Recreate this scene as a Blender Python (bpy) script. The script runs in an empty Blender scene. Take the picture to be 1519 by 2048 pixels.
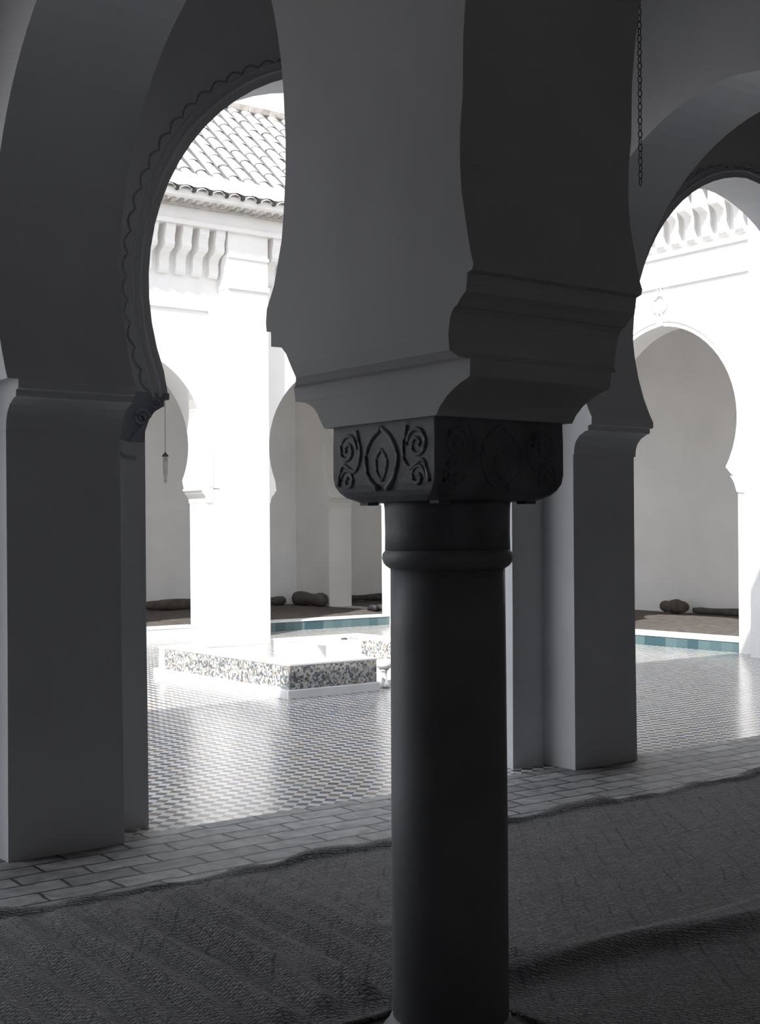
import bpy, bmesh, math, random
from mathutils import Vector
from mathutils.geometry import tessellate_polygon
random.seed(7)
C = bpy.context.scene.collection
PI = math.pi
cos, sin = math.cos, math.sin

# ---------------------------------------------------------------- materials
def new_mat(name):
    m = bpy.data.materials.new(name); m.use_nodes = True
    nt = m.node_tree; b = nt.nodes['Principled BSDF']
    return m, nt, b

def N(nt, t, **kw):
    n = nt.nodes.new(t)
    for k, v in kw.items():
        setattr(n, k, v)
    return n

def math_node(nt, op, a, b=None, clamp=False):
    n = nt.nodes.new('ShaderNodeMath'); n.operation = op; n.use_clamp = clamp
    for i, v in enumerate((a, b)):
        if v is None: continue
        if isinstance(v, (int, float)): n.inputs[i].default_value = v
        else: nt.links.new(v, n.inputs[i])
    return n.outputs[0]

def geo_pos(nt):
    return N(nt, 'ShaderNodeNewGeometry').outputs['Position']

def noisy(name, base, var=.12, scale=3.0, rough=.85, bump=.15, bscale=18, bdist=.01, dirt=None):
    m, nt, b = new_mat(name)
    p = geo_pos(nt)
    n1 = N(nt, 'ShaderNodeTexNoise'); n1.inputs['Scale'].default_value = scale; n1.inputs['Detail'].default_value = 6
    nt.links.new(p, n1.inputs['Vector'])
    r = N(nt, 'ShaderNodeValToRGB')
    e = r.color_ramp.elements
    d = dirt or tuple(c * (1 - 2 * var) for c in base)
    e[0].position = .3; e[0].color = (*d, 1)
    e[1].position = .62; e[1].color = (*base, 1)
    nt.links.new(n1.outputs['Fac'], r.inputs['Fac'])
    nt.links.new(r.outputs['Color'], b.inputs['Base Color'])
    b.inputs['Roughness'].default_value = rough
    n2 = N(nt, 'ShaderNodeTexNoise'); n2.inputs['Scale'].default_value = bscale; n2.inputs['Detail'].default_value = 8
    nt.links.new(p, n2.inputs['Vector'])
    bp = N(nt, 'ShaderNodeBump'); bp.inputs['Strength'].default_value = bump; bp.inputs['Distance'].default_value = bdist
    nt.links.new(n2.outputs['Fac'], bp.inputs['Height'])
    nt.links.new(bp.outputs['Normal'], b.inputs['Normal'])
    return m

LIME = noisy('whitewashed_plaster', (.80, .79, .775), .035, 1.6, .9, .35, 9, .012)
LIME_GAL = noisy('brightened_gallery_plaster', (.88, .875, .865), .03, 1.6, .9, .3, 9, .012)  # brighter copy of the plaster, makes up for weak gallery light
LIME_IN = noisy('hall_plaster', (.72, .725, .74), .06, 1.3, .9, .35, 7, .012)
STUCCO = noisy('carved_stucco', (.42, .43, .47), .12, 5, .85, .5, 30, .01)
MARBLE = noisy('dark_onyx_marble', (.27, .275, .29), .15, 2.2, .5, .12, 12, .006)
CAPMAT = noisy('carved_dark_marble', (.25, .255, .275), .2, 8, .6, .35, 30, .006)
STONE = noisy('pale_marble', (.78, .77, .76), .06, 5, .35, .1, 20, .004)
CEIL = noisy('dark_timber_ceiling', (.22, .2, .19), .2, 3, .8, .3, 10)
DARKMAT = noisy('brown_rush_matting', (.115, .10, .09), .2, 7, .95, .7, 40, .012)
IRON = noisy('dark_iron', (.05, .05, .055), .1, 20, .6, .1, 40)
LEATHER = noisy('dark_leather', (.03, .03, .035), .1, 20, .6, .1, 40)
ROOFT = noisy('limewashed_roof_tile', (.80, .79, .77), .07, 6, .9, .3, 25, .008)
EAVE = noisy('weathered_brick_ridge_shade', (.52, .49, .46), .2, 9, .9, .6, 22, .02)
CHANNEL_SHADE = noisy('roof_channel_shade', (.13, .125, .12), .1, 9, .95, .4, 22, .01)  # dark colour stands in for the shadow between barrel tiles
HIDE = noisy('outer_roof', (.45, .40, .36), .1, 3, .9)

def mat_zellige_floor():
    """diagonal chequer of white and coloured glazed tiles"""
    m, nt, b = new_mat('glazed_courtyard_tiles')
    p = geo_pos(nt)
    mp = N(nt, 'ShaderNodeMapping'); mp.inputs['Rotation'].default_value = (0, 0, PI / 4)
    mp.inputs['Scale'].default_value = (1 / .067, 1 / .067, 1)
    nt.links.new(p, mp.inputs['Vector'])
    sx = N(nt, 'ShaderNodeSeparateXYZ'); nt.links.new(mp.outputs['Vector'], sx.inputs[0])
    u, v = sx.outputs[0], sx.outputs[1]
    fu, fv = math_node(nt, 'FLOOR', u), math_node(nt, 'FLOOR', v)
    par = math_node(nt, 'ABSOLUTE', math_node(nt, 'MODULO', math_node(nt, 'ADD', fu, fv), 2))
    cb = N(nt, 'ShaderNodeCombineXYZ'); nt.links.new(fu, cb.inputs[0]); nt.links.new(fv, cb.inputs[1])
    wn = N(nt, 'ShaderNodeTexWhiteNoise', noise_dimensions='2D'); nt.links.new(cb.outputs[0], wn.inputs['Vector'])
    ramp = N(nt, 'ShaderNodeValToRGB'); ramp.color_ramp.interpolation = 'CONSTANT'
    cols = [(.12, .085, .06), (.06, .07, .085), (.022, .025, .033), (.10, .115, .12), (.15, .11, .075), (.028, .04, .09), (.07, .07, .075)]
    e = ramp.color_ramp.elements
    e[0].position = 0; e[0].color = (*cols[0], 1)
    e[1].position = 1 / 7; e[1].color = (*cols[1], 1)
    for k in range(2, 7):
        el = e.new(k / 7); el.color = (*cols[k], 1)
    nt.links.new(wn.outputs['Value'], ramp.inputs['Fac'])
    wramp = N(nt, 'ShaderNodeMix', data_type='RGBA')
    wramp.inputs[6].default_value = (.52, .51, .49, 1); wramp.inputs[7].default_value = (.68, .67, .66, 1)
    nt.links.new(wn.outputs['Value'], wramp.inputs[0])
    mx = N(nt, 'ShaderNodeMix', data_type='RGBA')
    nt.links.new(par, mx.inputs[0]); nt.links.new(wramp.outputs[2], mx.inputs[6]); nt.links.new(ramp.outputs['Color'], mx.inputs[7])
    gu = math_node(nt, 'LESS_THAN', math_node(nt, 'FRACT', u), .05)
    gv = math_node(nt, 'LESS_THAN', math_node(nt, 'FRACT', v), .05)
    g = math_node(nt, 'MAXIMUM', gu, gv)
    mg = N(nt, 'ShaderNodeMix', data_type='RGBA'); nt.links.new(g, mg.inputs[0]); nt.links.new(mx.outputs[2], mg.inputs[6])
    mg.inputs[7].default_value = (.5, .49, .47, 1)
    nt.links.new(mg.outputs[2], b.inputs['Base Color'])
    b.inputs['Roughness'].default_value = .2
    b.inputs['IOR'].default_value = 1.55
    n2 = N(nt, 'ShaderNodeTexNoise'); n2.inputs['Scale'].default_value = 9; nt.links.new(p, n2.inputs['Vector'])
    h = math_node(nt, 'SUBTRACT', math_node(nt, 'ADD', n2.outputs['Fac'], math_node(nt, 'MULTIPLY', wn.outputs['Value'], .25)), math_node(nt, 'MULTIPLY', g, .5))
    bp = N(nt, 'ShaderNodeBump'); bp.inputs['Strength'].default_value = .22; bp.inputs['Distance'].default_value = .004
    nt.links.new(h, bp.inputs['Height']); nt.links.new(bp.outputs['Normal'], b.inputs['Normal'])
    return m

def mat_brick_floor():
    m, nt, b = new_mat('worn_brick_paving')
    p = geo_pos(nt)
    nz = N(nt, 'ShaderNodeTexNoise'); nz.inputs['Scale'].default_value = 7; nz.inputs['Detail'].default_value = 4; nt.links.new(p, nz.inputs['Vector'])
    off = N(nt, 'ShaderNodeVectorMath', operation='SCALE'); off.inputs['Scale'].default_value = .045
    nt.links.new(nz.outputs['Color'], off.inputs[0])
    ad = N(nt, 'ShaderNodeVectorMath', operation='ADD'); nt.links.new(p, ad.inputs[0]); nt.links.new(off.outputs[0], ad.inputs[1])
    br = N(nt, 'ShaderNodeTexBrick'); br.offset = .5
    br.inputs['Scale'].default_value = 1; br.inputs['Brick Width'].default_value = .33; br.inputs['Row Height'].default_value = .15
    br.inputs['Mortar Size'].default_value = .009; br.inputs['Mortar Smooth'].default_value = .3
    br.inputs['Color1'].default_value = (.42, .405, .39, 1); br.inputs['Color2'].default_value = (.27, .265, .26, 1)
    br.inputs['Mortar'].default_value = (.05, .05, .055, 1)
    nt.links.new(ad.outputs[0], br.inputs['Vector'])
    n3 = N(nt, 'ShaderNodeTexNoise'); n3.inputs['Scale'].default_value = 11; n3.inputs['Detail'].default_value = 8; nt.links.new(p, n3.inputs['Vector'])
    mx = N(nt, 'ShaderNodeMix', data_type='RGBA', blend_type='MULTIPLY'); mx.inputs[0].default_value = .85
    r = N(nt, 'ShaderNodeValToRGB'); r.color_ramp.elements[0].position = .3; r.color_ramp.elements[0].color = (.45, .45, .45, 1); r.color_ramp.elements[1].position = .65
    nt.links.new(n3.outputs['Fac'], r.inputs['Fac'])
    nt.links.new(br.outputs['Color'], mx.inputs[6]); nt.links.new(r.outputs['Color'], mx.inputs[7])
    nt.links.new(mx.outputs[2], b.inputs['Base Color'])
    b.inputs['Roughness'].default_value = .6
    h = math_node(nt, 'SUBTRACT', math_node(nt, 'MULTIPLY', n3.outputs['Fac'], .5), br.outputs['Fac'])
    bp = N(nt, 'ShaderNodeBump'); bp.inputs['Strength'].default_value = .8; bp.inputs['Distance'].default_value = .012
    nt.links.new(h, bp.inputs['Height']); nt.links.new(bp.outputs['Normal'], b.inputs['Normal'])
    return m

def mat_rush(name, ang, col):
    m, nt, b = new_mat(name)
    p = geo_pos(nt)
    nz = N(nt, 'ShaderNodeTexNoise'); nz.inputs['Scale'].default_value = 3; nt.links.new(p, nz.inputs['Vector'])
    off = N(nt, 'ShaderNodeVectorMath', operation='SCALE'); off.inputs['Scale'].default_value = .09
    nt.links.new(nz.outputs['Color'], off.inputs[0])
    ad = N(nt, 'ShaderNodeVectorMath', operation='ADD'); nt.links.new(p, ad.inputs[0]); nt.links.new(off.outputs[0], ad.inputs[1])
    mp = N(nt, 'ShaderNodeMapping'); mp.inputs['Rotation'].default_value = (0, 0, ang); nt.links.new(ad.outputs[0], mp.inputs['Vector'])
    br = N(nt, 'ShaderNodeTexBrick'); br.offset = .5
    br.inputs['Scale'].default_value = 1; br.inputs['Brick Width'].default_value = .065; br.inputs['Row Height'].default_value = .017
    br.inputs['Mortar Size'].default_value = .0025; br.inputs['Mortar Smooth'].default_value = .8
    br.inputs['Color1'].default_value = (*col, 1); br.inputs['Color2'].default_value = tuple(c * .7 for c in col) + (1,)
    br.inputs['Mortar'].default_value = tuple(c * .3 for c in col) + (1,)
    nt.links.new(mp.outputs['Vector'], br.inputs['Vector'])
    wv = N(nt, 'ShaderNodeTexWave'); wv.bands_direction = 'DIAGONAL'; wv.inputs['Scale'].default_value = 22
    wv.inputs['Distortion'].default_value = 6; wv.inputs['Detail'].default_value = 3; wv.inputs['Detail Scale'].default_value = 3
    nt.links.new(mp.outputs['Vector'], wv.inputs['Vector'])
    mx = N(nt, 'ShaderNodeMix', data_type='RGBA', blend_type='MULTIPLY'); mx.inputs[0].default_value = .55
    nt.links.new(br.outputs['Color'], mx.inputs[6]); nt.links.new(wv.outputs['Color'], mx.inputs[7])
    sx = N(nt, 'ShaderNodeSeparateXYZ'); nt.links.new(ad.outputs[0], sx.inputs[0])
    st = math_node(nt, 'LESS_THAN', math_node(nt, 'FRACT', math_node(nt, 'MULTIPLY', math_node(nt, 'SUBTRACT', sx.outputs[0], math_node(nt, 'MULTIPLY', sx.outputs[1], .8)), 9.5)), .14)
    m2 = N(nt, 'ShaderNodeMix', data_type='RGBA', blend_type='MULTIPLY'); n5 = N(nt, 'ShaderNodeTexNoise'); n5.inputs['Scale'].default_value = 6; nt.links.new(p, n5.inputs['Vector'])
    nt.links.new(math_node(nt, 'MULTIPLY', st, math_node(nt, 'MULTIPLY', math_node(nt, 'SUBTRACT', n5.outputs['Fac'], .42, True), 3.2), True), m2.inputs[0])
    nt.links.new(mx.outputs[2], m2.inputs[6]); m2.inputs[7].default_value = (.45, .45, .45, 1)
    nt.links.new(m2.outputs[2], b.inputs['Base Color'])
    b.inputs['Roughness'].default_value = .8
    h = math_node(nt, 'SUBTRACT', math_node(nt, 'MULTIPLY', wv.outputs['Fac'], .6), br.outputs['Fac'])
    bp = N(nt, 'ShaderNodeBump'); bp.inputs['Strength'].default_value = .8; bp.inputs['Distance'].default_value = .006
    nt.links.new(h, bp.inputs['Height']); nt.links.new(bp.outputs['Normal'], b.inputs['Normal'])
    return m

def mat_panel_tiles():
    """small star pattern of the fountain tile panels"""
    m, nt, b = new_mat('star_pattern_tiles')
    p = geo_pos(nt)
    vo = N(nt, 'ShaderNodeTexVoronoi'); vo.inputs['Scale'].default_value = 48; vo.inputs['Randomness'].default_value = .55
    nt.links.new(p, vo.inputs['Vector'])
    wn = N(nt, 'ShaderNodeTexWhiteNoise', noise_dimensions='3D'); nt.links.new(vo.outputs['Position'], wn.inputs['Vector'])
    ramp = N(nt, 'ShaderNodeValToRGB'); ramp.color_ramp.interpolation = 'CONSTANT'
    cols = [(.52, .50, .47), (.10, .105, .11), (.45, .44, .43), (.17, .20, .18), (.32, .26, .20), (.50, .48, .46), (.10, .11, .14), (.38, .37, .35)]
    e = ramp.color_ramp.elements
    e[0].position = 0; e[0].color = (*cols[0], 1); e[1].position = .125; e[1].color = (*cols[1], 1)
    for k in range(2, 8): e.new(k / 8).color = (*cols[k], 1)
    nt.links.new(wn.outputs['Value'], ramp.inputs['Fac'])
    nt.links.new(ramp.outputs['Color'], b.inputs['Base Color'])
    b.inputs['Roughness'].default_value = .25
    return m

def mat_teal(axis):
    m, nt, b = new_mat('turquoise_kerb_tiles')
    p = geo_pos(nt); sx = N(nt, 'ShaderNodeSeparateXYZ'); nt.links.new(p, sx.inputs[0])
    f = math_node(nt, 'FLOOR', math_node(nt, 'MULTIPLY', sx.outputs[axis], 5.6))
    cb = N(nt, 'ShaderNodeCombineXYZ'); nt.links.new(f, cb.inputs[0])
    wn = N(nt, 'ShaderNodeTexWhiteNoise', noise_dimensions='2D'); nt.links.new(cb.outputs[0], wn.inputs['Vector'])
    ramp = N(nt, 'ShaderNodeValToRGB'); ramp.color_ramp.interpolation = 'CONSTANT'
    cols = [(.075, .135, .145), (.04, .09, .105), (.10, .16, .165), (.08, .135, .145)]
    e = ramp.color_ramp.elements
    e[0].position = 0; e[0].color = (*cols[0], 1); e[1].position = .25; e[1].color = (*cols[1], 1)
    for k in range(2, 4): e.new(k / 4).color = (*cols[k], 1)
    nt.links.new(wn.outputs['Value'], ramp.inputs['Fac']); nt.links.new(ramp.outputs['Color'], b.inputs['Base Color'])
    b.inputs['Roughness'].default_value = .3
    return m

ZELLIGE, BRICK, PANEL = mat_zellige_floor(), mat_brick_floor(), mat_panel_tiles()
TEAL_X, TEAL_Y = mat_teal(0), mat_teal(1)
RUSH = mat_rush('woven_rush', .12, (.30, .29, .285))
RUSH2 = mat_rush('woven_rush_dark', .5, (.22, .215, .215))

# ---------------------------------------------------------------- mesh helpers
def link(name, bm, mat, parent=None, origin=(0, 0, 0), smooth=False, recalc=True):
    if recalc: bmesh.ops.recalc_face_normals(bm, faces=bm.faces)
    if parent is not None: origin = tuple(parent.get('_o', (0, 0, 0)))
    for v in bm.verts: v.co -= Vector(origin)
    me = bpy.data.meshes.new(name); bm.to_mesh(me); bm.free()
    me.materials.append(mat)
    if smooth:
        for p_ in me.polygons: p_.use_smooth = True
    o = bpy.data.objects.new(name, me); C.objects.link(o)
    if parent is not None:
        o.parent = parent
        if parent.type == 'MESH': o['_o'] = origin
    else: o.location = origin
    o['_o'] = origin
    return o

def thing(name, label, cat, origin, group=None):
    o = bpy.data.objects.new(name, None); C.objects.link(o); o.location = origin
    o.empty_display_size = .1
    o['_o'] = origin; o['label'] = label; o['category'] = cat
    if group: o['group'] = group
    return o

def tag(o, label, cat, group=None):
    o['label'] = label; o['category'] = cat
    if group: o['group'] = group
    return o

def struct(name, bm, mat, label=None):
    o = link(name, bm, mat); o['kind'] = 'structure'
    if label: o['label'] = label
    return o

def box(bm, x0, x1, y0, y1, z0, z1):
    vs = [bm.verts.new((x, y, z)) for z in (z0, z1) for x, y in ((x0, y0), (x1, y0), (x1, y1), (x0, y1))]
    for f in ((3, 2, 1, 0), (4, 5, 6, 7), (0, 1, 5, 4), (1, 2, 6, 5), (2, 3, 7, 6), (3, 0, 4, 7)):
        bm.faces.new([vs[i] for i in f])
    return bm

def rbox(x0, x1, y0, y1, z0, z1, bev=.01, seg=2):
    bm = bmesh.new(); box(bm, x0, x1, y0, y1, z0, z1)
    if bev: bmesh.ops.bevel(bm, geom=list(bm.edges), offset=bev, segments=seg, affect='EDGES', profile=.6)
    return bm

def P3(axis, a, b, t):
    return {'x': (t, a, b), 'y': (a, t, b), 'z': (a, b, t)}[axis]

def prism(bm, pts, axis, t0, t1):
    """extrude a 2D outline along an axis"""
    A = [bm.verts.new(P3(axis, a, b, t0)) for a, b in pts]
    B = [bm.verts.new(P3(axis, a, b, t1)) for a, b in pts]
    n = len(pts)
    for i in range(n): bm.faces.new((A[i], A[(i + 1) % n], B[(i + 1) % n], B[i]))
    for tri in tessellate_polygon([[Vector((a, b, 0)) for a, b in pts]]):
        if len(set(tri)) < 3: continue
        bm.faces.new([A[i] for i in tri]); bm.faces.new([B[i] for i in tri[::-1]])
    return bm

def loft(bm, rings, caps=True):
    vr = [[bm.verts.new(p) for p in r] for r in rings]
    n = len(vr[0])
    for a, b in zip(vr, vr[1:]):
        for i in range(n): bm.faces.new((a[i], a[(i + 1) % n], b[(i + 1) % n], b[i]))
    if caps: bm.faces.new(vr[0][::-1]); bm.faces.new(vr[-1])
    return bm

def lathe(bm, prof, cx, cy, n=48):
    return loft(bm, [[(cx + r * cos(2 * PI * k / n), cy + r * sin(2 * PI * k / n), z) for k in range(n)] for r, z in prof])

def tube(bm, pts, r, n=8, closed=False):
    pts = [Vector(p) for p in pts]; rings = []
    m = len(pts)
    for i, p in enumerate(pts):
        a = pts[(i - 1) % m] if (closed or i > 0) else p
        b = pts[(i + 1) % m] if (closed or i < m - 1) else p
        t = (b - a).normalized()
        up = Vector((0, 0, 1)) if abs(t.z) < .95 else Vector((1, 0, 0))
        s = t.cross(up).normalized(); w = s.cross(t)
        rr = r[i] if isinstance(r, (list, tuple)) else r
        rings.append([tuple(p + (s * cos(2 * PI * k / n) + w * sin(2 * PI * k / n)) * rr) for k in range(n)])
    if closed: rings.append(rings[0])
    vr = []
    for i, rg in enumerate(rings):
        if closed and i == len(rings) - 1: vr.append(vr[0])
        else: vr.append([bm.verts.new(q) for q in rg])
    for a, b in zip(vr, vr[1:]):
        for i in range(n): bm.faces.new((a[i], a[(i + 1) % n], b[(i + 1) % n], b[i]))
    if not closed: bm.faces.new(vr[0][::-1]); bm.faces.new(vr[-1])
    return bm

def spline(pts, n=5):
    P = [Vector(p) for p in pts]; P = [P[0] * 2 - P[1]] + P + [P[-1] * 2 - P[-2]]; out = []
    for i in range(1, len(P) - 2):
        for k in range(n):
            t = k / n; a, b, c, d = P[i - 1], P[i], P[i + 1], P[i + 2]
            out.append(tuple(.5 * ((2 * b) + (c - a) * t + (2 * a - 5 * b + 4 * c - d) * t * t + (3 * b - a - 3 * c + d) * t ** 3)))
    return out + [tuple(P[-2])]

# ---------------------------------------------------------------- arches
def horseshoe(c, R, zc, zs, tip, point=.05, n=40):
    """opening outline from left springing over the crown to right springing"""
    L = []
    a0 = math.atan2(zc - zs, math.sqrt(max(0, R * R - (zc - zs) ** 2))) if zc - zs < R else 1.2
    for k in range(n + 1):
        t = -a0 + (PI + 2 * a0) * k / n      # from left spring (angle PI+a0) to right
        ang = PI - t
        h, z = R * cos(ang), R * sin(ang)
        if z > 0: z *= 1 + point * (1 - abs(h) / R) ** 1.0
        L.append((c + h, zc + z))
    L[0] = (c - tip, zs); L[-1] = (c + tip, zs)
    return L

def arch_wall(bm, axis, outline, lo, hi, ztop, t0, t1, zbot=None):
    """wall slab with an arched opening; open at the bottom between the springings"""
    zb = outline[0][1]
    pts = [(lo, zb), *outline, (hi, zb), (hi, ztop), (lo, ztop)]
    return prism(bm, pts, axis, t0, t1)

def offset_path(outline, c, zc, d):
    out = []
    for h, z in outline:
        v = Vector((h - c, z - zc)); v = v * ((v.length + d) / v.length)
        out.append((c + v.x, zc + v.y))
    return out

def band(axis, outline, c, zc, d, t, r):
    bm = bmesh.new()
    tube(bm, [P3(axis, h, z, t) for h, z in offset_path(outline, c, zc, d)], r, 6)
    return bm

def scalloped(axis, c, zc, R, t, r, a0, a1, n):
    bm = bmesh.new(); pts = []
    for k in range(n * 8 + 1):
        a = a0 + (a1 - a0) * k / (n * 8)
        rr = R + .026 * abs(sin(PI * k / 8))
        pts.append(P3(axis, c + rr * cos(a), zc + rr * sin(a), t))
    return tube(bm, pts, r, 6)

# grid of the building
COLX, COLY = 2.483, 2.963
PX = [-1.155, 2.51, 6.175, 9.84]       # pier centres along the near arcade
YF, YB, YC = 5.80, 6.07, 6.45          # pilaster face, arcade wall, courtyard face
ZS = 2.20
ZCEIL = 5.25

# ---------------------------------------------------------------- near arcade piers
def scroll(bm, axis, a, b, t, s, turns=1.6, flip=1, r=.008):
    pts = []
    for k in range(26):
        q = k / 25; ang = q * turns * 2 * PI
        rr = s * (1 - .85 * q)
        pts.append(P3(axis, a + flip * rr * cos(ang), b + rr * sin(ang), t))
    tube(bm, pts, r, 6)

def near_pier(cx, hw, label):
    o = (cx, YF, 0)
    t = thing('arcade_pier', label, 'pier', o, 'square piers of the near arcade')
    bw = .555
    # cruciform shaft
    pts = [(cx - hw, YF), (cx + hw, YF), (cx + hw, YB), (cx + bw, YB), (cx + bw, YC), (cx + hw, YC), (cx + hw, YC + .25),
           (cx - hw, YC + .25), (cx - hw, YC), (cx - bw, YC), (cx - bw, YB), (cx - hw, YB)]
    bm = bmesh.new()
    rings = []
    for z, e in ((0, .006), (.35, .004), (1.0, 0), (2.0, 0), (2.165, 0)):
        rings.append([(x + (e if x > cx else -e), y - (e if y < YB else 0), z) for x, y in pts])
    loft(bm, rings)
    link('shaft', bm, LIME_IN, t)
    # impost carried towards the hall (for the arch that crosses to the column)
    prof = [(YB - .002, 1.985), (YF - .012, 1.985), (YF - .015, 2.03), (YF - .028, 2.065), (YF - .06, 2.10), (YF - .11, 2.125), (YF - .135, 2.130),
            (YF - .135, 2.158), (YF - .165, 2.165), (YF - .165, 2.205), (YB - .002, 2.205)]
    bm = bmesh.new(); prism(bm, prof, 'x', cx - hw - .004, cx + hw + .004)
    link('impost', bm, LIME_IN, t)
    for s in (-1, 1):
        e = cx + s * bw
        pr = [(e - s * .54, 2.10), (e - s * .1, 1.975), (e - s * .012, 1.975), (e - s * .01, 2.03), (e + s * .012, 2.09), (e + s * .045, 2.135), (e + s * .09, 2.16),
              (e + s * .10, 2.163), (e + s * .10, 2.195), (e + s * .13, 2.20), (e + s * .13, 2.235), (e - s * .54, 2.235)]
        bm = bmesh.new(); prism(bm, pr, 'y', YB - .001, YC)
        prism(bm, [p_ for p_ in pr if (p_[0] - e) * s > -.27], 'y', YB - .022, YB)
        im = link('impost', bm, STUCCO, t)
        bm = bmesh.new()
        scroll(bm, 'y', e - s * .03, 2.10, YB - .025, .045, 1.7, s, .009)
        scroll(bm, 'y', e + s * .045, 2.175, YB - .025, .03, 1.4, s, .007)
        scroll(bm, 'y', e - s * .04, 2.0, YB - .012, .03, 1.4, -s, .007)
        tube(bm, [(e - s * .17, YB - .012, z) for z in (1.93, 2.16)], .009, 6)
        tube(bm, [(e - s * .17, YB - .012, 1.93), (e - s * .12, YB - .012, 1.90), (e - s * .06, YB - .012, 1.89)], .009, 6)
        link('carved_scrolls', bm, STUCCO, im)
    return t

pierL = near_pier(PX[1], .285, 'plain plastered pier at the left of the view, nearest to the camera')
pierR = near_pier(PX[2], .28, 'plain plastered pier to the right of the dark column')
pier3 = near_pier(PX[3], .28, 'plastered arcade pier beyond the right edge, furthest along the near row')

# arches of the near arcade, one per bay
def near_bay(c, lo, hi, label, deco=True):
    t = thing('horseshoe_arch', label, 'arch', (c, YB, ZS), 'horseshoe arches between hall and courtyard')
    out = horseshoe(c, 1.25, 2.80, 2.235, 1.145, .055)
    bm = bmesh.new()
    arch_wall(bm, 'y', out, lo, hi, 6.25, YB, YC)
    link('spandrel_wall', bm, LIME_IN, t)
    if deco:
        bm = band('y', out, c, 2.80, .05, YB - .004, .011)
        b2 = bmesh.new(); tube(b2, [P3('y', h, z, YB - .004) for h, z in offset_path(out, c, 2.80, .09)], .007, 6)
        link('arch_moulding', bm, LIME_IN, t); link('arch_moulding', b2, LIME_IN, t)
        bm = scalloped('y', c, 2.80, 1.375, YB - .003, .006, -.42, PI + .42, 46)
        link('scalloped_border', bm, STUCCO, t)
    return t
near_bay((PX[1] + PX[2]) / 2, PX[1] + .01, PX[2] - .01, 'wide horseshoe arch opening onto the fountain, scalloped stucco edge')
near_bay((PX[2] + PX[3]) / 2, PX[2] + .01, PX[3] - .01, 'horseshoe arch at the right, rising over the tiled floor')
bm = bmesh.new()
arch_wall(bm, 'y', horseshoe((PX[0] + PX[1]) / 2, 1.25, 2.80, 2.235, 1.145, .055), -4.2, PX[1] - .01, 6.25, YB, YC)
box(bm, -4.2, -.6, YB, YC, 0, 2.235)
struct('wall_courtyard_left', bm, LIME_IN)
bm = bmesh.new(); box(bm, PX[3] + .28, 13.0, YB, YC, 2.235, 6.25); box(bm, PX[3] + .7, 13.0, YB, YC, 0, 2.235)
struct('wall_courtyard_right', bm, LIME_IN)

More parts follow.
